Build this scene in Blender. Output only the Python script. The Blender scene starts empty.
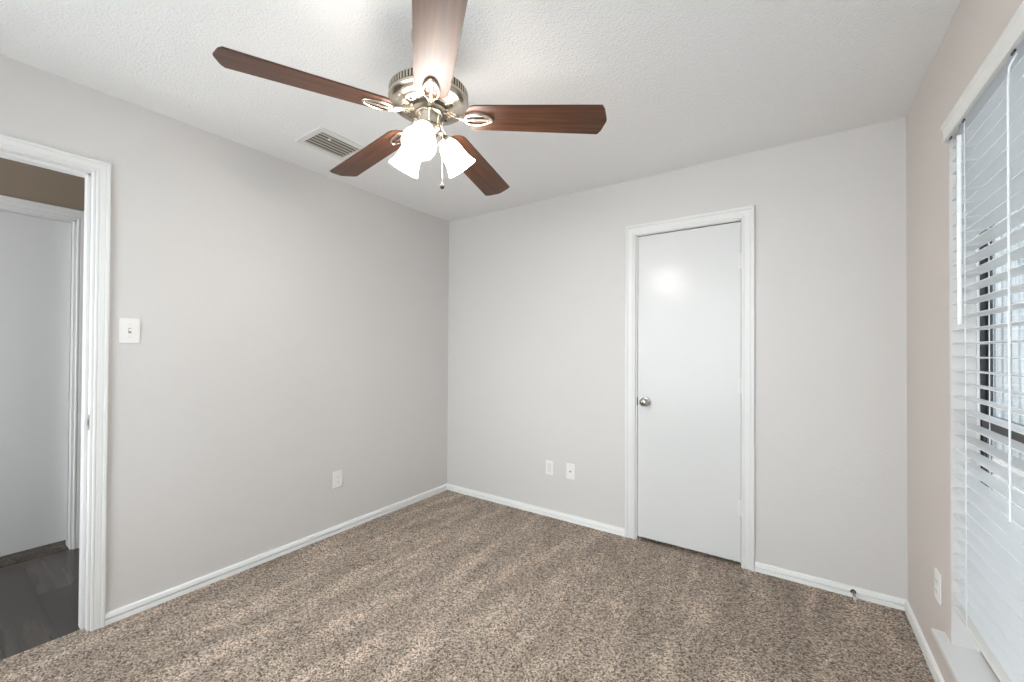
import bpy, bmesh, math, random
from mathutils import Vector, Matrix
random.seed(7)
S = bpy.context.scene
COL = S.collection
PI = math.pi

# ------------------------------------------------------------------ camera
W, H = 3.0715, 2.44            # room width (x), ceiling height; back wall is y=0, room runs to -y
FRONT = -3.42
yaw, pitch, roll, fpx = -0.6003, 0.0090, 0.0052, 412.74
fw = Vector((math.sin(yaw)*math.cos(pitch), math.cos(yaw)*math.cos(pitch), math.sin(pitch)))
rt0 = Vector((math.cos(yaw), -math.sin(yaw), 0)); up0 = rt0.cross(fw)
rt = rt0*math.cos(roll) + up0*math.sin(roll); up = up0*math.cos(roll) - rt0*math.sin(roll)
cd = bpy.data.cameras.new('camera'); cam = bpy.data.objects.new('camera', cd); COL.objects.link(cam)
M = Matrix((rt, up, -fw)).transposed().to_4x4(); M.translation = Vector((2.6135, -2.785, 1.2698))
cam.matrix_world = M
cd.sensor_fit = 'HORIZONTAL'; cd.sensor_width = 36; cd.lens = fpx/1024*36
cd.shift_y = (346.43-341)/1024; cd.clip_start = .02
S.camera = cam

# ------------------------------------------------------------------ light and exposure
SKY = 1.5
SKY_BRIGHT = 6.9       # sky on the bright side
LOW_FILL = 5.6       # glow added below the horizon on the bright side to lift the ceiling
LAMP = 28.0
BULB = 430.0
S.view_settings.view_transform = 'Standard'; S.view_settings.look = 'None'
S.view_settings.gamma = 1; S.view_settings.use_curve_mapping = False
S.view_settings.exposure = 0.12
wd = bpy.data.worlds.new('sky'); S.world = wd; wd.use_nodes = True
# overcast sky, made brighter towards -y to feed the added openings
def world_nodes():
    nt = wd.node_tree; L = nt.links; bg = nt.nodes['Background']; bg.inputs[0].default_value = (.92, .965, 1, 1)
    tc = nt.nodes.new('ShaderNodeTexCoord'); d = nt.nodes.new('ShaderNodeVectorMath'); d.operation = 'DOT_PRODUCT'; d.inputs[1].default_value = (-.12, -.993, 0)
    mr = nt.nodes.new('ShaderNodeMapRange'); mr.inputs[1].default_value = -.3; mr.inputs[2].default_value = .5; mr.inputs[3].default_value = SKY; mr.interpolation_type = 'SMOOTHSTEP'
    sx = nt.nodes.new('ShaderNodeSeparateXYZ'); L.new(tc.outputs['Generated'], sx.inputs[0])
    gz = nt.nodes.new('ShaderNodeMapRange'); gz.inputs[1].default_value = .02; gz.inputs[2].default_value = -.06; gz.inputs[3].default_value = SKY_BRIGHT; gz.inputs[4].default_value = LOW_FILL
    L.new(sx.outputs[2], gz.inputs[0]); L.new(gz.outputs[0], mr.inputs[4])
    L.new(tc.outputs['Generated'], d.inputs[0]); L.new(d.outputs['Value'], mr.inputs[0]); L.new(mr.outputs[0], bg.inputs[1])
world_nodes()
# window geometry (right wall)
WY0, WY1, WZ0, WZ1 = -3.05, -.682, .225, 2.088
def portal(name, loc, rot, sx, sy):
    l = bpy.data.lights.new(name, 'AREA'); l.shape = 'RECTANGLE'; l.size = sx; l.size_y = sy
    l.cycles.is_portal = True
    o = bpy.data.objects.new(name, l); COL.objects.link(o); o.location = loc; o.rotation_euler = rot
F2 = (.35, 2.75, .50, 2.22)      # unseen window added behind the camera to fill the room with daylight
portal('fill_window_portal', ((F2[0]+F2[1])/2, FRONT-.2, (F2[2]+F2[3])/2), (PI/2, 0, PI), F2[1]-F2[0], F2[3]-F2[2])
portal('hall_fill_portal', (-.648, -3.92, 1.3), (PI/2, 0, PI), .865, 1.6)  # serves the opening added at the end of the hall
portal('window_portal', (W+.11, (WY0+WY1)/2, (WZ0+WZ1)/2), (0, PI/2, 0), WZ1-WZ0, WY1-WY0)

SUN = 4.0
sl = bpy.data.lights.new('sun', 'SUN'); sl.energy = SUN; sl.angle = .05; sl.color = (1, .96, .9)
so = bpy.data.objects.new('sun', sl); COL.objects.link(so); so.location = (-4, 2, 8)
so.rotation_euler = Vector((.5, -.06, -.8)).to_track_quat('-Z', 'Y').to_euler()

# ------------------------------------------------------------------ materials
def mat(name, col, rough=.5, metal=0, spec=.5, coat=0, bump=None, emit=None, alpha=None):
    m = bpy.data.materials.new(name); m.use_nodes = True
    nt = m.node_tree; b = nt.nodes['Principled BSDF']
    b.inputs['Base Color'].default_value = (*col, 1); b.inputs['Roughness'].default_value = rough
    b.inputs['Metallic'].default_value = metal; b.inputs['Specular IOR Level'].default_value = spec
    b.inputs['Coat Weight'].default_value = coat
    if emit: b.inputs['Emission Color'].default_value = (*emit[0], 1); b.inputs['Emission Strength'].default_value = emit[1]
    if bump:
        scale, strength, dist, detail = bump
        tc = nt.nodes.new('ShaderNodeTexCoord'); n = nt.nodes.new('ShaderNodeTexNoise')
        n.inputs['Scale'].default_value = scale; n.inputs['Detail'].default_value = detail
        bp = nt.nodes.new('ShaderNodeBump'); bp.inputs['Strength'].default_value = strength; bp.inputs['Distance'].default_value = dist
        nt.links.new(tc.outputs['Object'], n.inputs['Vector']); nt.links.new(n.outputs[0], bp.inputs['Height'])
        nt.links.new(bp.outputs[0], b.inputs['Normal'])
    return m
def ramp(nt, stops):
    r = nt.nodes.new('ShaderNodeValToRGB'); e = r.color_ramp.elements
    while len(e) < len(stops): e.new(.5)
    for x, (p, c) in zip(e, stops): x.position = p; x.color = (*c, 1)
    return r
WALL = (.662, .640, .628)
m_wall = mat('wall_paint', WALL, .55, spec=.3, bump=(70, .25, .004, 3))
m_wall_r = mat('wall_right_warm', (.675, .615, .575), .55, spec=.3, bump=(70, .25, .004, 3))  # right wall's base colour, warmer than the other walls
m_ceil = mat('ceiling_texture', (.86, .85, .845), .8, spec=.2, bump=(112, .48, .010, 3))
m_white = mat('white_trim_paint', (.765, .76, .75), .4)
m_base = mat('baseboard_paint', (.88, .88, .87), .4)
m_door = mat('white_door_paint', (.70, .70, .698), .24, spec=.3)
m_plastic = mat('white_plastic', (.84, .83, .81), .35)
m_dark = mat('dark_slot', (.03, .03, .03), .6)
m_grey = mat('grey_slot', (.35, .34, .33), .5)
m_slat = mat('blind_slat', (.86, .88, .90), .4)
m_val = mat('blind_valance', (.80, .79, .77), .4)
m_cord = mat('blind_cord', (.85, .87, .90), .7)
m_wand = mat('clear_wand', (.92, .93, .94), .15)
m_bronze = mat('bronze_aluminium', (.018, .018, .02), .4)
m_nickel = mat('satin_nickel', (.43, .41, .38), .28, 1)
m_fanmetal = mat('brushed_nickel', (.58, .525, .445), .27, 1)
m_fandark = mat('dark_metal', (.06, .05, .035), .45, .6)
m_hinge = mat('painted_hinge', (.74, .74, .73), .4)
m_rubber = mat('white_rubber', (.7, .68, .65), .6)
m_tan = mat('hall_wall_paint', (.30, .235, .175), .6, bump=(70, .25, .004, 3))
m_ventdark = mat('duct_dark', (.20, .185, .16), .8)
m_vent = mat('vent_white', (.74, .73, .70), .45)
m_louver = mat('vent_louver', (.60, .57, .50), .5)
m_chain = mat('pull_chain', (.72, .68, .60), .3, 1)
m_bead = mat('pull_ball', (.045, .04, .036), .45)

def carpet_mat(name, dark=1.0):
    m = bpy.data.materials.new(name); m.use_nodes = True; nt = m.node_tree; L = nt.links
    b = nt.nodes['Principled BSDF']; b.inputs['Roughness'].default_value = 1; b.inputs['Specular IOR Level'].default_value = .05
    b.inputs['Sheen Weight'].default_value = .15
    tc = nt.nodes.new('ShaderNodeTexCoord')
    n0 = nt.nodes.new('ShaderNodeTexNoise'); n0.inputs['Scale'].default_value = 60; n0.inputs['Detail'].default_value = 2
    mixv = nt.nodes.new('ShaderNodeVectorMath'); mixv.operation = 'MULTIPLY_ADD'; mixv.inputs[1].default_value = (.012,)*3
    L.new(tc.outputs['Object'], n0.inputs['Vector']); L.new(n0.outputs[1], mixv.inputs[0]); L.new(tc.outputs['Object'], mixv.inputs[2])
    v = nt.nodes.new('ShaderNodeTexVoronoi'); v.inputs['Scale'].default_value = 175
    L.new(mixv.outputs[0], v.inputs['Vector'])
    d = dark*2.0
    r1 = ramp(nt, [(0, (.055*d, .040*d, .029*d)), (.24, (.155*d, .118*d, .090*d)), (.55, (.285*d, .226*d, .180*d)), (.8, (.37*d, .30*d, .245*d)), (1, (.47*d, .40*d, .34*d))])
    sep = nt.nodes.new('ShaderNodeSeparateColor'); L.new(v.outputs['Color'], sep.inputs[0]); L.new(sep.outputs[0], r1.inputs[0])
    # pile lying two ways: broad vacuum strokes
    mp = nt.nodes.new('ShaderNodeMapping'); mp.inputs['Rotation'].default_value = (0, 0, .08); mp.inputs['Scale'].default_value = (5.2, 1.3, 1)
    n2 = nt.nodes.new('ShaderNodeTexNoise'); n2.inputs['Scale'].default_value = 1.6; n2.inputs['Detail'].default_value = 3; n2.inputs['Roughness'].default_value = .55
    L.new(tc.outputs['Object'], mp.inputs[0]); L.new(mp.outputs[0], n2.inputs['Vector'])
    r2 = ramp(nt, [(.36, (.82, .81, .80)), (.5, (.96, .96, .96)), (.58, (1.1, 1.1, 1.1)), (.66, (1.3, 1.3, 1.32))]); L.new(n2.outputs[0], r2.inputs[0])
    mx = nt.nodes.new('ShaderNodeMix'); mx.data_type = 'RGBA'; mx.blend_type = 'MULTIPLY'; mx.inputs[0].default_value = 1
    L.new(r1.outputs[0], mx.inputs[6]); L.new(r2.outputs[0], mx.inputs[7]); L.new(mx.outputs[2], b.inputs['Base Color'])
    bp = nt.nodes.new('ShaderNodeBump'); bp.inputs['Strength'].default_value = 1; bp.inputs['Distance'].default_value = .012; bp.invert = True
    L.new(v.outputs['Distance'], bp.inputs['Height']); L.new(bp.outputs[0], b.inputs['Normal'])
    return m
m_carpet = carpet_mat('brown_frieze_carpet')

def plank_mat():
    m = bpy.data.materials.new('grey_vinyl_planks'); m.use_nodes = True; nt = m.node_tree; L = nt.links
    b = nt.nodes['Principled BSDF']; b.inputs['Roughness'].default_value = .26
    tc = nt.nodes.new('ShaderNodeTexCoord')
    br = nt.nodes.new('ShaderNodeTexBrick'); br.inputs['Scale'].default_value = 1; br.inputs['Brick Width'].default_value = 1.2; br.inputs['Row Height'].default_value = .15
    br.inputs['Mortar Size'].default_value = .003
    br.inputs['Color1'].default_value = (.034, .029, .026, 1); br.inputs['Color2'].default_value = (.085, .073, .065, 1); br.inputs['Mortar'].default_value = (.02, .018, .017, 1)
    L.new(tc.outputs['Object'], br.inputs['Vector'])
    mp = nt.nodes.new('ShaderNodeMapping'); mp.inputs['Scale'].default_value = (1.4, 22, 1)
    n = nt.nodes.new('ShaderNodeTexNoise'); n.inputs['Scale'].default_value = 1.5; n.inputs['Detail'].default_value = 6
    L.new(tc.outputs['Object'], mp.inputs[0]); L.new(mp.outputs[0], n.inputs['Vector'])
    r = ramp(nt, [(.3, (.7, .7, .7)), (.7, (1.22, 1.2, 1.18))]); L.new(n.outputs[0], r.inputs[0])
    mx = nt.nodes.new('ShaderNodeMix'); mx.data_type = 'RGBA'; mx.blend_type = 'MULTIPLY'; mx.inputs[0].default_value = 1
    L.new(br.outputs[0], mx.inputs[6]); L.new(r.outputs[0], mx.inputs[7]); L.new(mx.outputs[2], b.inputs['Base Color'])
    return m
m_plank = plank_mat()

def wood_mat(name, c0, c1, axis_scale, rough, coat):
    m = bpy.data.materials.new(name); m.use_nodes = True; nt = m.node_tree; L = nt.links
    b = nt.nodes['Principled BSDF']; b.inputs['Roughness'].default_value = rough; b.inputs['Coat Weight'].default_value = coat; b.inputs['Coat Roughness'].default_value = .4; b.inputs['Coat IOR'].default_value = 1.6; b.inputs['Specular IOR Level'].default_value = .35
    tc = nt.nodes.new('ShaderNodeTexCoord'); mp = nt.nodes.new('ShaderNodeMapping'); mp.inputs['Scale'].default_value = axis_scale
    n = nt.nodes.new('ShaderNodeTexNoise'); n.inputs['Scale'].default_value = 1; n.inputs['Detail'].default_value = 5; n.inputs['Distortion'].default_value = .4
    L.new(tc.outputs['Object'], mp.inputs[0]); L.new(mp.outputs[0], n.inputs['Vector'])
    r = ramp(nt, [(.3, c0), (.7, c1)]); L.new(n.outputs[0], r.inputs[0]); L.new(r.outputs[0], b.inputs['Base Color'])
    return m
m_blade = wood_mat('cherry_blade', (.032, .010, .004), (.130, .045, .016), (3.5, 60, 20), .5, .35)
m_fence = wood_mat('board_siding', (.15, .165, .18), (.33, .35, .37), (14, 14, 1.2), .9, 0)
m_ground = mat('outdoor_ground', (.34, .33, .31), .95, bump=(30, .8, .03, 4))

def shade_mat():
    m = bpy.data.materials.new('lit_frosted_glass'); m.use_nodes = True; nt = m.node_tree; L = nt.links
    b = nt.nodes['Principled BSDF']; b.inputs['Base Color'].default_value = (.9, .88, .84, 1); b.inputs['Roughness'].default_value = .3
    b.inputs['Emission Color'].default_value = (1, .945, .875, 1); b.inputs['Emission Strength'].default_value = LAMP
    return m
m_shade = shade_mat()
m_bulb = mat('lit_bulb', (.9, .9, .9), .3, emit=((1, .945, .875), BULB))

def glass_mat():
    m = bpy.data.materials.new('window_glass'); m.use_nodes = True; nt = m.node_tree; L = nt.links
    out = nt.nodes['Material Output']; nt.nodes.remove(nt.nodes['Principled BSDF'])
    t = nt.nodes.new('ShaderNodeBsdfTransparent'); t.inputs[0].default_value = (.93, .95, .95, 1)
    g = nt.nodes.new('ShaderNodeBsdfGlossy'); g.inputs['Roughness'].default_value = .02
    f = nt.nodes.new('ShaderNodeFresnel'); ge = nt.nodes.new('ShaderNodeNewGeometry'); io = nt.nodes.new('ShaderNodeMapRange')
    io.inputs[3].default_value = 1.45; io.inputs[4].default_value = 1/1.45      # the pane's far face leaves the glass for air
    L.new(ge.outputs['Backfacing'], io.inputs[0]); L.new(io.outputs[0], f.inputs[0])
    mx = nt.nodes.new('ShaderNodeMixShader'); L.new(f.outputs[0], mx.inputs[0]); L.new(t.outputs[0], mx.inputs[1]); L.new(g.outputs[0], mx.inputs[2]); L.new(mx.outputs[0], out.inputs[0])
    return m
m_glass = glass_mat()

# ------------------------------------------------------------------ mesh helpers
def box(bm, x0, x1, y0, y1, z0, z1, bev=0, seg=2):
    r = bmesh.ops.create_cube(bm, size=1)
    vs = r['verts']
    for v in vs:
        v.co = Vector(((x0+x1)/2 + v.co.x*(x1-x0), (y0+y1)/2 + v.co.y*(y1-y0), (z0+z1)/2 + v.co.z*(z1-z0)))
    if bev:
        es = list({e for v in vs for e in v.link_edges})
        bmesh.ops.bevel(bm, geom=es, offset=bev, segments=seg, profile=.5, affect='EDGES')
def lathe(bm, prof, seg=48, axis=None, origin=Vector((0, 0, 0)), closed=False):
    """prof: list of (r, t) along axis."""
    ax = (axis or Vector((0, 0, 1))).normalized()
    a = ax.orthogonal().normalized(); b = ax.cross(a)
    rings = []
    for r, t in prof:
        if r < 1e-6: rings.append([bm.verts.new(origin+ax*t)])
        else: rings.append([bm.verts.new(origin+ax*t+(a*math.cos(2*PI*k/seg)+b*math.sin(2*PI*k/seg))*r) for k in range(seg)])
    n = len(rings)
    for i in range(n if closed else n-1):
        p, q = rings[i], rings[(i+1) % n]
        for k in range(seg):
            k2 = (k+1) % seg
            if len(p) == 1 and len(q) == 1: continue
            if len(p) == 1: bm.faces.new((p[0], q[k2], q[k]))
            elif len(q) == 1: bm.faces.new((p[k], p[k2], q[0]))
            else: bm.faces.new((p[k], p[k2], q[k2], q[k]))
def tube(bm, pts, rad, seg=10, closed=False, sy=1.0):
    pts = [Vector(p) for p in pts]; n = len(pts)
    rads = rad if isinstance(rad, (list, tuple)) else [rad]*n
    rings = []; prev = None
    for i, p in enumerate(pts):
        if closed: t = pts[(i+1) % n]-pts[i-1]
        else: t = pts[min(i+1, n-1)]-pts[max(i-1, 0)]
        t.normalize()
        if prev is None: a = t.orthogonal().normalized()
        else: a = (prev-t*prev.dot(t)).normalized()
        prev = a; b = t.cross(a)
        rings.append([bm.verts.new(p+(a*math.cos(2*PI*k/seg)+b*sy*math.sin(2*PI*k/seg))*rads[i]) for k in range(seg)])
    for i in range(n if closed else n-1):
        p, q = rings[i], rings[(i+1) % n]
        for k in range(seg):
            bm.faces.new((p[k], p[(k+1) % seg], q[(k+1) % seg], q[k]))
    if not closed:
        bm.faces.new(rings[0][::-1]); bm.faces.new(rings[-1])
def prism(bm, poly, p0, p1, ex, ey):
    """2-D profile poly swept from p0 to p1; ex, ey the profile axes."""
    p0, p1, ex, ey = Vector(p0), Vector(p1), Vector(ex), Vector(ey)
    A = [bm.verts.new(p0+ex*u+ey*v) for u, v in poly]; B = [bm.verts.new(p1+ex*u+ey*v) for u, v in poly]
    n = len(poly)
    for i in range(n): bm.faces.new((A[i], A[(i+1) % n], B[(i+1) % n], B[i]))
    bm.faces.new(A[::-1]); bm.faces.new(B)
def cells(bm, xs, ys, zs, solid):
    """solid(i,j,k) -> bool; emits only the outer faces, one clean shell."""
    V = {}
    def v(i, j, k):
        if (i, j, k) not in V: V[(i, j, k)] = bm.verts.new((xs[i], ys[j], zs[k]))
        return V[(i, j, k)]
    nx, ny, nz = len(xs)-1, len(ys)-1, len(zs)-1
    def s(i, j, k): return 0 <= i < nx and 0 <= j < ny and 0 <= k < nz and solid(i, j, k)
    for i in range(nx):
        for j in range(ny):
            for k in range(nz):
                if not s(i, j, k): continue
                if not s(i-1, j, k): bm.faces.new((v(i, j, k), v(i, j, k+1), v(i, j+1, k+1), v(i, j+1, k)))
                if not s(i+1, j, k): bm.faces.new((v(i+1, j, k), v(i+1, j+1, k), v(i+1, j+1, k+1), v(i+1, j, k+1)))
                if not s(i, j-1, k): bm.faces.new((v(i, j, k), v(i+1, j, k), v(i+1, j, k+1), v(i, j, k+1)))
                if not s(i, j+1, k): bm.faces.new((v(i, j+1, k), v(i, j+1, k+1), v(i+1, j+1, k+1), v(i+1, j+1, k)))
                if not s(i, j, k-1): bm.faces.new((v(i, j, k), v(i, j+1, k), v(i+1, j+1, k), v(i+1, j, k)))
                if not s(i, j, k+1): bm.faces.new((v(i, j, k+1), v(i+1, j, k+1), v(i+1, j+1, k+1), v(i, j+1, k+1)))
def obj(name, bm, m, parent=None, smooth=False, loc=None, mats=None):
    bmesh.ops.recalc_face_normals(bm, faces=bm.faces)
    me = bpy.data.meshes.new(name); bm.to_mesh(me); bm.free()
    for x in (mats or [m]): me.materials.append(x)
    if smooth:
        for p in me.polygons: p.use_smooth = True
        try: me.set_sharp_from_angle(angle=math.radians(38))
        except Exception: pass
    o = bpy.data.objects.new(name, me); COL.objects.link(o)
    if parent: o.parent = parent
    if loc is not None: o.location = loc
    return o
def struct(name, bm, m, parent=None, **k):
    o = obj(name, bm, m, parent, **k)
    if parent is None: o['kind'] = 'structure'
    return o
def sempty(name, loc=(0, 0, 0)):
    o = bpy.data.objects.new(name, None); COL.objects.link(o); o.location = loc; o['kind'] = 'structure'; return o
def thing(name, label, cat, loc=(0, 0, 0), rotz=0, group=None):
    o = bpy.data.objects.new(name, None); COL.objects.link(o)
    o.location = loc; o.rotation_euler = (0, 0, rotz); o['label'] = label; o['category'] = cat
    if group: o['group'] = group
    return o
def BM(): return bmesh.new()

# ------------------------------------------------------------------ room shell
T = .115
b = BM(); box(b, -.045, W, FRONT, 0, -.06, 0); struct('floor', b, m_carpet)
b = BM(); box(b, -2.4, W+.2, FRONT-.15, 1.2, H, H+.1); struct('ceiling', b, m_ceil)
# closet opening in the back wall, entry opening in the left wall, window in the right wall
CX0, CX1, CZ = 1.731, 2.357, 2.053
EY0, EY1, EZ = -3.09, -2.316, 2.074
b = BM(); cells(b, [-.0, CX0, CX1, W], [0, T], [-.06, CZ, H], lambda i, j, k: not (i == 1 and k == 0)); struct('wall_back', b, m_wall)
b = BM(); box(b, CX0-.2, CX1+.2, .75, .80, -.06, H); box(b, CX0-.25, CX0-.2, T, .80, -.06, H); box(b, CX1+.2, CX1+.25, T, .80, -.06, H); struct('wall_closet', b, m_wall)
b = BM(); box(b, CX0-.2, CX1+.2, 0, .75, -.06, -.004); struct('floor', b, m_carpet)
b = BM(); cells(b, [-T, 0], [FRONT, EY0, EY1, T], [-.06, EZ, H], lambda i, j, k: not (j == 1 and k == 0)); struct('wall_left', b, m_wall)
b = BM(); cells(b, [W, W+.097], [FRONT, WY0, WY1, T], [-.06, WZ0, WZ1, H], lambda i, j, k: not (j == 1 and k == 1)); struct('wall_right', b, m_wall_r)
b = BM(); cells(b, [-T, F2[0], F2[1], W+.2], [FRONT-.12, FRONT], [-.06, F2[2], F2[3], H], lambda i, j, k: not (i == 1 and k == 1)); struct('wall_front', b, m_wall)

# hall beyond the entry
HX = -1.16
HD0, HD1, HDZ = -3.02, -2.188, 2.085
b = BM(); box(b, HX-.02, -.045, -3.8, -.9, -.06, -.004); struct('floor', b, m_plank)
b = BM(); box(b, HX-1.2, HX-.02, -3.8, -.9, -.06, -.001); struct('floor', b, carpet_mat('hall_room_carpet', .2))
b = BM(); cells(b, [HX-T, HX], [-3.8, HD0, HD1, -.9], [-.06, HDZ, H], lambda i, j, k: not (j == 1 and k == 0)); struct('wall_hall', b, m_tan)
b = BM(); box(b, HX, -T, -.9, -.8, -.06, H); cells(b, [HX-T, HX+.08, -T-.10, -T], [-3.9, -3.8], [-.06, .5, 2.1, H], lambda i, j, k: not (i == 1 and k == 1)); box(b, -T-.02, -T, -3.8, FRONT-.12, -.06, H); struct('wall_hall_end', b, m_tan)  # unseen opening in the end wall added to light the hall
b = BM(); cells(b, [HX-1.3, HX-T], [-3.9, -3.8], [-.06, .6, 2.1, H], lambda i, j, k: k != 1); box(b, HX-1.3, HX-1.2, -3.8, -.9, -.06, H); box(b, HX-1.3, HX-T, -.9, -.8, -.06, H); struct('wall_hall_room', b, m_wall)  # unseen opening to the sky added to brighten the room past the hall
b = BM(); box(b, -2.4, -T, -3.9, FRONT-.15, H, H+.1); struct('ceiling', b, m_ceil)

# ------------------------------------------------------------------ baseboards (two-step profile)
HB = .052
bb = [(0, -.03), (.013, -.03), (.013, .021), (.0005, .022), (.0005, .031), (.015, .0325), (.012, .049), (.004, HB), (0, HB)]
b = BM(); prism(b, bb, (0, -2.266, 0), (0, 0, 0), (1, 0, 0), (0, 0, 1)); prism(b, bb, (0, FRONT, 0), (0, -3.153, 0), (1, 0, 0), (0, 0, 1)); struct('baseboard_left', b, m_base)
b = BM(); prism(b, bb, (0, 0, 0), (1.659, 0, 0), (0, -1, 0), (0, 0, 1)); prism(b, bb, (2.424, 0, 0), (W, 0, 0), (0, -1, 0), (0, 0, 1)); struct('baseboard_back', b, m_base)
b = BM(); prism(b, bb, (W, 0, 0), (W, FRONT, 0), (-1, 0, 0), (0, 0, 1)); struct('baseboard_right', b, m_base)
b = BM(); prism(b, bb, (0, FRONT, 0), (W, FRONT, 0), (0, 1, 0), (0, 0, 1)); struct('baseboard_front', b, m_base)

# ------------------------------------------------------------------ door casings
def casing(bm, a0, a1, top, w, P, along, out, z0=-.01):
    """mitred colonial casing round an opening a0..a1; P(a,z,d) -> point."""
    q = w/.066
    prof = [(0, 0), (0, .008), (.004*q, .011), (.012*q, .011), (.0155*q, .0085), (.020*q, .011), (.040*q, .0125), (.046*q, .0120), (.050*q, .017), (w-.004, .018), (w, .015), (w, 0)]
    rings = []
    for (a, z, sa, sz) in ((a0, z0, -1, 0), (a0, top, -1, 1), (a1, top, 1, 1), (a1, z0, 1, 0)):
        rings.append([bm.verts.new(P(a+sa*u, z+sz*u, d)) for u, d in prof])
    n = len(prof)
    for i in range(3):
        for k in range(n): bm.faces.new((rings[i][k], rings[i][(k+1) % n], rings[i+1][(k+1) % n], rings[i+1][k]))
    bm.faces.new(rings[0]); bm.faces.new(rings[3][::-1])
b = BM(); casing(b, CX0-.007, CX1-.003, CZ+.001, .068, lambda a, z, d: Vector((a, -d, z)), 0, 0)
box(b, CX0, CX0+.004, 0, T, 0, CZ); box(b, CX1-.004, CX1, 0, T, 0, CZ); box(b, CX0, CX1, 0, T, CZ-.004, CZ)
box(b, CX0+.004, CX0+.014, .042, .08, 0, CZ-.004); box(b, CX1-.014, CX1-.004, .042, .08, 0, CZ-.004); box(b, CX0+.004, CX1-.004, .042, .08, CZ-.014, CZ-.004)
struct('trim_1', b, m_white)
def entry_P(a, z, d): return Vector((d, a, z))
b = BM(); casing(b, EY0+.003, EY1+.003, EZ-.002, .047, entry_P, 0, 0)
casing(b, EY0+.003, EY1+.003, EZ-.002, .047, lambda a, z, d: Vector((-T-d, a, z)), 0, 0)
# jambs and stop
for y0, y1 in ((EY1-.006, EY1), (EY0, EY0+.006)): box(b, -T, 0, y0, y1, -.01, EZ)
box(b, -T, 0, EY0, EY1, EZ-.006, EZ)
for y0, y1 in ((EY1-.018, EY1-.006), (EY0+.006, EY0+.018)): box(b, -.098, -.042, y0, y1, -.01, EZ-.006, .002)
box(b, -.098, -.042, EY0+.006, EY1-.006, EZ-.018, EZ-.006, .002)
entry = struct('trim_2', b, m_white)
b = BM(); box(b, -.036, -.006, EY1-.0075, EY1-.0055, .900, .968, .0008); box(b, -.030, -.014, EY1-.0085, EY1-.0075, .916, .95)
sp = obj('strike_plate', b, m_nickel, entry)
b = BM(); box(b, -.028, -.016, EY1-.0092, EY1-.0085, .920, .946); obj('latch_hole', b, m_dark, sp)
# hall door with its casing
b = BM(); casing(b, HD0, HD1, HDZ, .060, lambda a, z, d: Vector((HX+d, a, z)), 0, 0)
box(b, HX-T, HX, HD1-.012, HD1, -.01, HDZ); box(b, HX-T, HX, HD0, HD0+.012, -.01, HDZ); box(b, HX-T, HX, HD0, HD1, HDZ-.012, HDZ)
struct('trim_3', b, m_white)
b = BM(); box(b, HX-.095, HX-.060, HD0+.014, HD1-.014, .046, HDZ-.014, .002); d2 = struct('door_2', b, m_door)
b = BM(); lathe(b, [(0, 0), (.032, 0), (.032, .006), (.012, .010), (.012, .030), (.026, .040), (.027, .052), (.018, .060), (0, .062)], 24, Vector((1, 0, 0)), Vector((HX-.060, HD0+.075, .95))); obj('door_knob', b, m_nickel, d2, True)

# ------------------------------------------------------------------ closet door
b = BM(); box(b, 1.738, 2.351, .004, .038, .022, 2.042, .0015); d1 = struct('door_1', b, m_door)
b = BM(); ko = Vector((1.790, .004, .930)); kx = Vector((0, -1, 0))
lathe(b, [(0, 0), (.032, 0), (.0325, .004), (.029, .008), (.016, .010), (.0125, .014), (.0125, .026), (.020, .031), (.0265, .039), (.0275, .047), (.024, .055), (.015, .060), (0, .0615)], 32, kx, ko)
kn = obj('door_knob', b, m_nickel, d1, True)
b = BM(); lathe(b, [(0, 0), (.006, 0), (.006, .002), (0, .0022)], 16, kx, ko+kx*.0612); obj('lock_button', b, m_fandark, kn, True)
for z in (1.808, 1.070, .345):
    b = BM(); lathe(b, [(0, -.046), (.0055, -.046), (.0055, .046), (0, .046)], 16, None, Vector((2.3535, -.006, z)))
    box(b, 2.337, 2.353, .001, .005, z-.045, z+.045); h = obj('hinge', b, m_hinge, d1, True)
    b = BM(); lathe(b, [(0, .046), (.0065, .046), (.0065, .050), (0, .051)], 16, None, Vector((2.3535, -.006, z))); lathe(b, [(0, -.050), (.0065, -.050), (.0065, -.046), (0, -.046)], 16, None, Vector((2.3535, -.006, z))); obj('hinge_pin', b, m_hinge, h, True)
b = BM(); box(b, 1.7345, 1.7385, -.004, .030, .902, .958, .0006); obj('latch_plate', b, m_fandark, d1)

# ------------------------------------------------------------------ window in the right wall
win = sempty('window_1', (W+.07, (WY0+WY1)/2, WZ0))
def wobj(name, bm, m, parent, **k):
    o = obj(name, bm, m, parent, **k)
    root = parent
    off = Vector((0, 0, 0))
    while root: off += root.location; root = root.parent
    o.data.transform(Matrix.Translation(-off)); return o
fx0, fx1 = W+.071, W+.097
b = BM(); cells(b, [fx0, fx1], [WY0, WY0+.018, WY1-.018, WY1], [WZ0+.012, WZ0+.034, WZ1-.024, WZ1], lambda i, j, k: not (j == 1 and k == 1)); wf = wobj('window_frame', b, m_bronze, win)
ym = WY0+.018; yM = WY1-.018; zr = 1.035
b = BM(); cells(b, [fx0+.003, fx0+.013], [ym, ym+.020, yM-.020, yM], [WZ0+.034, WZ0+.062, zr-.022, zr+.022], lambda i, j, k: not (j == 1 and k == 1)); lo = wobj('lower_sash', b, m_bronze, win)
b = BM(); cells(b, [fx0+.014, fx0+.024], [ym, ym+.018, yM-.018, yM], [zr-.015, zr+.022, WZ1-.045, WZ1-.024], lambda i, j, k: not (j == 1 and k == 1)); hi = wobj('upper_sash', b, m_bronze, win)
b = BM(); box(b, fx0+.006, fx0+.009, ym+.020, yM-.020, WZ0+.062, zr-.022); wobj('glass_pane', b, m_glass, lo)
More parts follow.
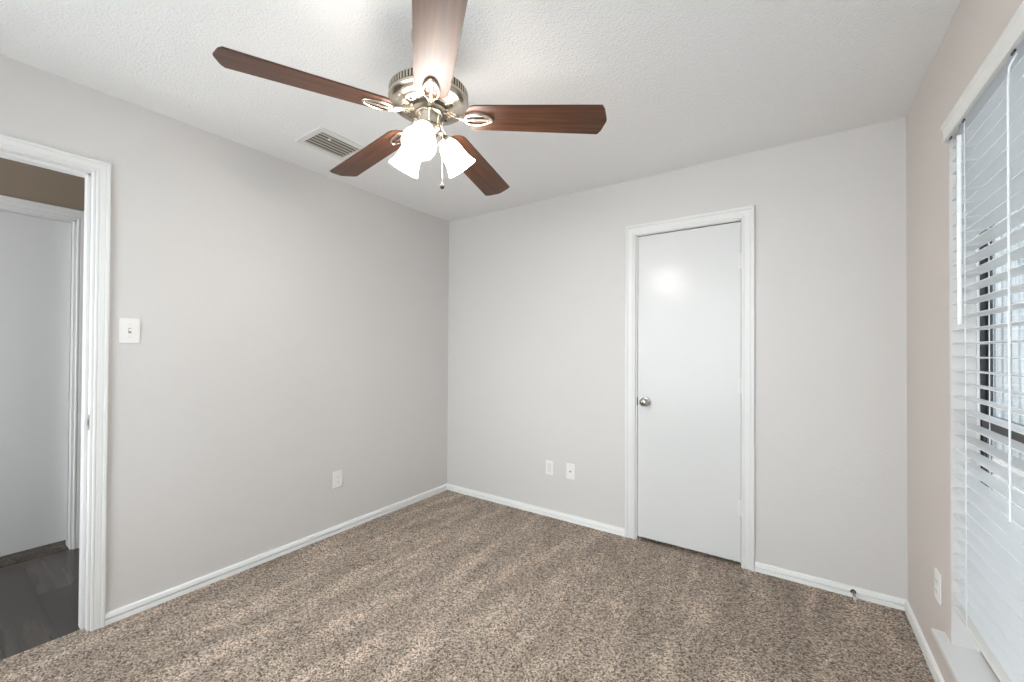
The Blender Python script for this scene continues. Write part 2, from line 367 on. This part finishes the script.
b = BM(); box(b, fx0+.017, fx0+.020, ym+.018, yM-.018, zr+.022, WZ1-.045); wobj('glass_pane', b, m_glass, hi)
b = BM()
cells(b, [W-.036, W, fx0], [WY0-.07, WY0, WY1, WY1+.071], [WZ0-.003, WZ0+.0125], lambda i, j, k: i == 0 or j == 1); wobj('window_sill', b, m_white, win)

b = BM(); cells(b, [F2[0], F2[0]+.05, (F2[0]+F2[1])/2-.03, (F2[0]+F2[1])/2+.03, F2[1]-.05, F2[1]], [FRONT-.09, FRONT-.04], [F2[2], F2[2]+.05, F2[3]-.05, F2[3]], lambda i, j, k: not (i in (1, 3) and k == 1)); w2 = struct('fill_window', b, m_white)  # frame of the added window, out of view, for fill daylight
b = BM(); box(b, F2[0]+.05, F2[1]-.05, FRONT-.068, FRONT-.064, F2[2]+.05, F2[3]-.05); obj('glass_pane', b, m_glass, w2)

b = BM(); cells(b, [W+.001, fx0], [WY0, WY0+.004, WY1-.004, WY1], [WZ0+.012, WZ1-.004, WZ1], lambda i, j, k: not (j == 1 and k == 0)); struct('trim_4', b, m_wall)
b = BM(); box(b, fx0-.007, fx0, WY1-.012, WY1-.004, WZ0+.0125, WZ1-.004, .001); struct('trim_5', b, m_base)

# ------------------------------------------------------------------ window blind
blind = thing('window_blind', 'white horizontal two-inch slat blind half open in the window, hanging above the white sill', 'blind', (W+.03, (WY0+WY1)/2, 2.08))
by0, by1 = WY0+.010, WY1-.010
b = BM()
vp = [(0, 0), (.012, 0), (.014, .006), (.010, .012), (.012, .044), (.018, .052), (.018, .058), (0, .058)]
prism(b, vp, (W-.004, WY0+.004, 2.024), (W-.004, WY1-.004, 2.024), (-1, 0, 0), (0, 0, 1)); wobj('valance', b, m_val, blind)
b = BM(); box(b, W+.002, W+.054, by0, by1, 2.035, 2.082, .002); wobj('headrail', b, m_slat, blind)
RAILZ = .372
zs = []; z = 1.995
while z > RAILZ+.03: zs.append(z); z -= .0463
SX0, SX1 = W+.005, W+.055
tilt = math.radians(-2)
b = BM()
for z in zs:
    pts_t, pts_b = [], []
    for q in range(7):
        u = q/6-.5
        x = (SX0+SX1)/2+u*.050*math.cos(tilt); zz = z+u*.050*math.sin(tilt)+.0014*(1-4*u*u)
        pts_t.append((x, zz+.0011)); pts_b.append((x, zz-.0011))
    poly = pts_t+pts_b[::-1]
    prism(b, poly, (0, by0, 0), (0, by1, 0), (1, 0, 0), (0, 0, 1))
wobj('slats', b, m_slat, blind, smooth=True)
b = BM(); box(b, SX0, SX1, by0, by1, RAILZ-.006, RAILZ+.006, .003); rail = wobj('bottom_rail', b, m_val, blind)
lad = [-.832, -1.505, -2.225, -2.925]
for y in lad:
    b = BM()
    for x in (SX0-.0015, SX1+.0015): tube(b, [(x, y, 2.04), (x, y, RAILZ)], .0014, 8)
    for z in zs: tube(b, [(SX0-.0015, y, z-.0045), (SX1+.0015, y, z-.0030)], .0008, 6)
    wobj('ladder_cord', b, m_cord, blind)
def cordpart(name, pts, r, m):
    b = BM(); tube(b, pts, r, 10); return wobj(name, b, m, blind, smooth=True)
cordpart('lift_cord', [(SX0-.002, -1.222, 2.022), (W-.005, -1.205, 2.0), (W-.006, -1.2, 1.95), (W-.006, -1.2, .84)], .0024, m_cord)
wand = cordpart('tilt_wand', [(W-.009, -.835, 1.985), (W-.010, -.835, 1.6), (W-.010, -.835, 1.362)], .0062, m_wand)
b = BM(); tube(b, [(W-.001, -.835, 2.034), (W-.007, -.835, 2.02), (W-.010, -.835, 2.0), (W-.009, -.835, 1.984)], .0018, 8); wobj('wand_hook', b, m_nickel, wand)
for y in (-.730, -.860, -1.232):
    b = BM(); box(b, W-.0075, W-.0035, y-.011, y+.011, 2.018, 2.026, .001); wobj('valance_clip', b, m_bronze, blind)

# ------------------------------------------------------------------ wall plates
def plate(name, label, cat, loc, rotz, kind, w=.070, h=.115):
    """built facing -y, centred on loc, then turned."""
    t = thing(name, label, cat, loc, rotz)
    b = BM(); box(b, -w/2, w/2, -.006, 0, -h/2, h/2, .0025); obj('cover_plate', b, m_plastic, t)
    def screw(z):
        b = BM(); lathe(b, [(0, 0), (.0032, 0), (.003, .001), (0, .0014)], 14, Vector((0, -1, 0)), Vector((0, -.006, z))); obj('screw', b, m_vent, t, True)
    if kind == 'switch':
        b = BM(); box(b, -.0055, .0055, -.0068, -.0055, -.0125, .0125, .0004); obj('toggle_slot', b, m_grey, t)
        b = BM(); prism(b, [(-.004, -.006), (.004, -.006), (.0035, -.017), (-.0035, -.017)], (0, 0, -.0015), (0, .004, .0085), (1, 0, 0), (0, 1, 0)); obj('toggle', b, m_plastic, t)
        screw(.030); screw(-.030)
    elif kind == 'outlet':
        for z in (.0195, -.0195):
            b = BM(); lathe(b, [(0, 0), (.0168, 0), (.0165, .0018), (0, .0020)], 28, Vector((0, -1, 0)), Vector((0, -.006, z))); f = obj('receptacle_face', b, m_plastic, t, True)
            b = BM(); box(b, -.0075, -.0055, -.0084, -.0078, z-.003, z+.006); box(b, .0055, .0075, -.0084, -.0078, z-.003, z+.006); lathe(b, [(0, 0), (.0023, 0), (.0023, .0006), (0, .0006)], 12, Vector((0, -1, 0)), Vector((0, -.0078, z-.0085))); obj('slots', b, m_grey, f)
        screw(0)
    elif kind == 'blank':
        b = BM(); box(b, -.0165, .0165, -.0078, -.0055, -.0335, .0335, .0012); obj('insert', b, m_vent, t)
        screw(.0475); screw(-.0475)
    else:
        b = BM(); lathe(b, [(0, 0), (.0075, 0), (.0075, .004), (.0048, .004), (.0048, .012), (0, .012)], 20, Vector((0, -1, 0)), Vector((0, -.006, 0))); obj('coaxial_jack', b, m_nickel, t, True)
        screw(.042); screw(-.042)
    return t
plate('light_switch', 'white toggle light switch plate on the left wall beside the entry doorway', 'light switch', (0, -2.193, 1.353), PI/2, 'switch', .074, .118)
plate('wall_outlet', 'white double power outlet low on the left wall', 'outlet', (0, -1.1, .372), PI/2, 'outlet')
plate('wall_jack', 'white plate with a tall blank insert, left of the pair low on the back wall', 'wall plate', (1.064, 0, .372), 0, 'blank', .066, .108)
plate('wall_jack', 'white plate with a round metal cable jack, right of two low on back wall', 'wall plate', (1.241, 0, .373), 0, 'jack')
plate('wall_outlet', 'white power outlet on the right wall beside the window sill', 'outlet', (W, -.537, .370), -PI/2, 'outlet')

# spring door stop on the back baseboard
ds = thing('door_stop', 'small metal spring door stop on the baseboard right of the white closet door', 'door stop', (2.863, -.013, .030))
b = BM(); lathe(b, [(0, 0), (.012, 0), (.011, .004), (.006, .008), (0, .008)], 20, Vector((0, -1, 0))); obj('base_cup', b, m_fandark, ds, True)
b = BM(); tube(b, [(.0055*math.cos(k*PI/4), -.007-k*.0009, .0055*math.sin(k*PI/4)-.00006*k) for k in range(62)], .0012, 6); obj('spring', b, m_nickel, ds, True)
b = BM(); lathe(b, [(0, 0), (.0065, 0), (.0075, .004), (.007, .014), (0, .016)], 20, Vector((0, -1, 0)), Vector((0, -.062, -.0035))); obj('rubber_tip', b, m_rubber, ds, True)

# ------------------------------------------------------------------ ceiling air vent
vt = thing('ceiling_vent', 'rectangular white louvred air vent in the ceiling behind the fan', 'vent', (.433, -1.43, H))
vw, vl = .128, .148        # half sizes x, y (outer)
iw, il = .092, .117
b = BM(); cells(b, [-vw, -iw, iw, vw], [-vl, -il, il, vl], [-.007, 0], lambda i, j, k: not (i == 1 and j == 1)); bmesh.ops.bevel(b, geom=[e for e in b.edges if all(abs(v.co.z+.007) < 1e-5 for v in e.verts) and any(abs(abs(v.co.x)-vw) < 1e-5 and abs(abs(w.co.x)-vw) < 1e-5 or abs(abs(v.co.y)-vl) < 1e-5 and abs(abs(w.co.y)-vl) < 1e-5 for v, w in [e.verts])], offset=.004, segments=2, affect='EDGES'); obj('frame', b, m_vent, vt)
b = BM(); box(b, -iw, iw, -il, il, -.0006, -.0002); obj('duct_opening', b, m_ventdark, vt)
b = BM()
for k in range(6):
    x = -iw+.016+k*(2*iw-.032)/5
    dx, dz = .0105, .0040
    prism(b, [(x-dx, -.0050-dz+.0036), (x+dx, -.0050-dz-.0005), (x+dx, -.0060-dz-.0005), (x-dx, -.0060-dz+.0036)], (0, -il, 0), (0, il, 0), (1, 0, 0), (0, 0, 1))
obj('louvers', b, m_louver, vt)
b = BM(); box(b, .050, .066, -.060, -.048, -.016, -.007, .002); obj('damper_lever', b, m_white, vt)

# ------------------------------------------------------------------ ceiling fan
FX, FY, FZ = 1.4887, -1.6984, 2.1378
fan = thing('ceiling_fan', 'five-blade ceiling fan with dark cherry blades, brushed nickel motor and three lit glass shades', 'ceiling fan', (FX, FY, H))
def fz(z): return z-H
def fobj(name, bm, m, parent=None, smooth=True, zoff=True): return obj(name, bm, m, parent or fan, smooth)
b = BM(); lathe(b, [(0, fz(2.44)), (.068, fz(2.44)), (.068, fz(2.425)), (.060, fz(2.40)), (.035, fz(2.385)), (.020, fz(2.38)), (0, fz(2.38))], 48); fobj('canopy', b, m_fanmetal)
b = BM(); lathe(b, [(0, fz(2.39)), (.0125, fz(2.39)), (.0125, fz(2.28)), (0, fz(2.28))], 24); fobj('downrod', b, m_fanmetal)
b = BM(); lathe(b, [(0, fz(2.300)), (.028, fz(2.300)), (.032, fz(2.280)), (.070, fz(2.258)), (.118, fz(2.240)), (.137, fz(2.231)), (.1425, fz(2.226)), (.1425, fz(2.199)),
                    (.1465, fz(2.197)), (.1472, fz(2.190)), (.144, fz(2.182)), (.134, fz(2.175)), (.118, fz(2.171)), (.112, fz(2.1705)), (.108, fz(2.167)), (.098, fz(2.165)), (.070, fz(2.163)), (0, fz(2.163))], 72)
housing = fobj('motor_housing', b, m_fanmetal)
b = BM()
for k in range(72):
    a = 2*PI*k/72; r0, r1 = .1427, .1452
    c, s = math.cos(a), math.sin(a); w = .0032
    pts = [(c*r0-s*w, s*r0+c*w), (c*r0+s*w, s*r0-c*w), (c*r1+s*w, s*r1-c*w), (c*r1-s*w, s*r1+c*w)]
    prism(b, pts, (0, 0, fz(2.200)), (0, 0, fz(2.2245)), (1, 0, 0), (0, 1, 0))
fobj('vent_fins', b, m_fanmetal, housing, False)
b = BM(); lathe(b, [(.1426, fz(2.1995)), (.1432, fz(2.1995)), (.1432, fz(2.2255)), (.1426, fz(2.2255))], 72, closed=True); fobj('vent_slots', b, m_fandark, housing)
for k in range(10):
    a = 2*PI*k/10+.3
    b = BM(); lathe(b, [(0, 0), (.0062, 0), (.0062, .002), (0, .0025)], 14, Vector((0, 0, -1)), Vector((math.cos(a)*.088, math.sin(a)*.088, fz(2.1643)))); fobj('housing_screw', b, m_fandark, housing)
b = BM(); lathe(b, [(0, fz(2.165)), (.067, fz(2.165)), (.070, fz(2.162)), (.070, fz(2.153)), (.065, fz(2.150)), (0, fz(2.150))], 48); fobj('flywheel', b, m_fandark)
b = BM(); lathe(b, [(0, fz(2.152)), (.050, fz(2.152)), (.050, fz(2.146)), (.044, fz(2.142)), (.043, fz(2.102)), (.046, fz(2.098)), (.046, fz(2.088)), (.038, fz(2.078)), (.024, fz(2.064)), (.016, fz(2.040)), (.013, fz(2.012)), (.009, fz(2.003)), (0, fz(2.001))], 48); cup = fobj('switch_housing', b, m_fanmetal)
b = BM(); lathe(b, [(0, fz(2.002)), (.006, fz(2.001)), (.004, fz(1.993)), (.0075, fz(1.986)), (.006, fz(1.976)), (0, fz(1.972))], 20); fobj('finial', b, m_fanmetal, cup)

# blades with their irons
TH0, PT, DROOP = 4.3005, -.1928, .0493
tiltm = Matrix(((1, 0, -.013), (0, 1, .0293), (.013, -.0293, 1))).to_4x4()
def outline(root):
    pts = []
    for k in range(9):
        a = PI/2+PI*k/8
        pts.append((.178+.040*math.cos(a), .059*math.sin(a)))
    pts += [(.630, -.0686), (.641, -.052), (.6545, -.006), (.6545, .006), (.641, .052), (.630, .0686)]
    return pts
def blade_mesh():
    b = BM(); o = outline(0); n = len(o); rows = []
    up_ = [b.verts.new((x, y, .003)) for x, y in o]; dn = [b.verts.new((x, y, -.003)) for x, y in o]
    b.faces.new(up_); b.faces.new(dn[::-1])
    for i in range(n): b.faces.new((up_[i], dn[i], dn[(i+1) % n], up_[(i+1) % n]))
    bmesh.ops.bevel(b, geom=[e for e in b.edges if abs(e.verts[0].co.z-e.verts[1].co.z) < 1e-6], offset=.0015, segments=2, affect='EDGES')
    return b
def iron_mesh():
    b = BM()
    # loop under the blade root with a bar down its middle
    loop = []
    for k in range(28):
        a = 2*PI*k/28
        loop.append((.186+.052*math.cos(a), .026*math.sin(a)*(1.0-.18*math.cos(a)), -.0085))
    tube(b, loop, .0050, 8, True, .8)
    tube(b, [(.132, 0, -.008), (.165, 0, -.0085), (.236, 0, -.0085)], [.009, .0050, .0038], 8)
    # arm rising to the flywheel
    tube(b, [(.150, 0, -.009), (.125, 0, -.006), (.100, 0, .004), (.078, 0, .013), (.060, 0, .020)], [.0095, .0095, .010, .0115, .013], 10, False, .6)
    box(b, .045, .074, -.014, .014, .0185, .0245, .002)
    return b
blade0 = iron0 = None
for k in range(5):
    th = TH0-k*2*PI/5
    base = Matrix.Translation((0, 0, FZ-H)) @ tiltm @ Matrix.Rotation(th, 4, 'Z') @ Matrix.Rotation(DROOP, 4, 'Y')
    mb = base @ Matrix.Rotation(PT, 4, 'X'); mi = base @ Matrix.Rotation(PT*.6, 4, 'X')
    if k == 0:
        blade0 = obj('blade', blade_mesh(), m_blade, fan); ir = iron0 = obj('blade_iron', iron_mesh(), m_fanmetal, fan, True); bl = blade0
        scr0 = []
        for x, y in ((.168, .012), (.168, -.012), (.215, 0)):
            b = BM(); lathe(b, [(0, 0), (.005, 0), (.0045, .002), (0, .003)], 12, Vector((0, 0, -1)), Vector((x, y, -.003))); scr0.append(obj('blade_screw', b, m_nickel, blade0, True))
    else:
        bl = blade0.copy(); COL.objects.link(bl); bl.parent = fan
        ir = iron0.copy(); COL.objects.link(ir); ir.parent = fan
        for q in scr0:
            sc = q.copy(); COL.objects.link(sc); sc.parent = bl
    bl.matrix_local = mb; ir.matrix_local = mi

# light kit: three arms, sockets, shades and bulbs
camdir = math.atan2(-2.785-FY, 2.6135-FX)
PHI = math.radians(-14); TILT = math.radians(38)
sh = [(.0245, 0), (.027, .006), (.035, .018), (.041, .036), (.0435, .058), (.046, .076), (.051, .095), (.0575, .111), (.0595, .116)]
for k in range(3):
    ang = camdir+PHI+k*2*PI/3
    d = Vector((math.cos(ang), math.sin(ang), 0)); ax = d*math.sin(TILT)-Vector((0, 0, 1))*math.cos(TILT)
    neck = d*.062+Vector((0, 0, fz(2.062)))
    b = BM(); tube(b, [d*.030+Vector((0, 0, fz(2.093))), d*.045+Vector((0, 0, fz(2.092))), d*.054+Vector((0, 0, fz(2.084))), neck-ax*.012], .0075, 12)
    lathe(b, [(0, -.018), (.014, -.018), (.021, -.010), (.029, -.004), (.030, .006), (.0285, .007), (0, .004)], 28, ax, neck)
    arm = fobj('lamp_arm', b, m_fanmetal)
    b = BM(); prof = sh+[(r-.003, t) for r, t in sh[::-1]]
    lathe(b, prof, 36, ax, neck, True); fobj('lamp_shade', b, m_shade, arm)
    b = BM(); lathe(b, [(0, .006), (.012, .006), (.013, .03), (.022, .050), (.0275, .070), (.024, .088), (.012, .098), (0, .101)], 24, ax, neck); fobj('light_bulb', b, m_bulb, arm)
# pull chains
cr = Vector((math.cos(math.radians(34.4)), math.sin(math.radians(34.4)), 0)); ct = Vector((math.cos(camdir), math.sin(camdir), 0))
def chain(name, off, z0, z1, ball, m):
    b = BM(); n = int((z0-z1)/.0036)
    for k in range(n): bmesh.ops.create_icosphere(b, subdivisions=1, radius=.0012, matrix=Matrix.Translation((off.x, off.y, fz(z0-k*.0036))))
    tube(b, [(off.x, off.y, fz(z0)), (off.x, off.y, fz(z1))], .0006, 6)
    c = fobj(name, b, m_chain)
    b = BM(); lathe(b, [(0, .004), (ball*.35, .002), (ball*.9, -ball*.5), (ball, -ball), (ball*.9, -ball*1.5), (ball*.4, -ball*2), (0, -ball*2.1)], 20, None, Vector((off.x, off.y, fz(z1)))); fobj('chain_ball', b, m, c)
chain('pull_chain', cr*.050+ct*.022, 2.105, 1.878, .0088, m_bead)
chain('pull_chain', cr*.002+ct*.012, 2.0, 1.985, .004, m_fanmetal)

# ------------------------------------------------------------------ outside: ground and board fence
b = BM(); box(b, W+.097, W+9, -9, 16, -.5, -.3); struct('ground', b, m_ground)
nb = thing('neighbour_house', 'pale grey board-sided house wall seen through the blind slats', 'house', (W+2.2, -1, -.3))
b = BM()
for k in range(70):
    y = -6.2+k*.29
    box(b, -.012, .02, y, y+.286, 0, 5.2); box(b, -.035, -.012, y-.022, y+.026, 0, 5.2)
obj('siding', b, m_fence, nb)
b = BM(); box(b, -.5, .6, -6.6, 14.4, 5.2, 5.35); obj('roof_eave', b, m_white, nb)
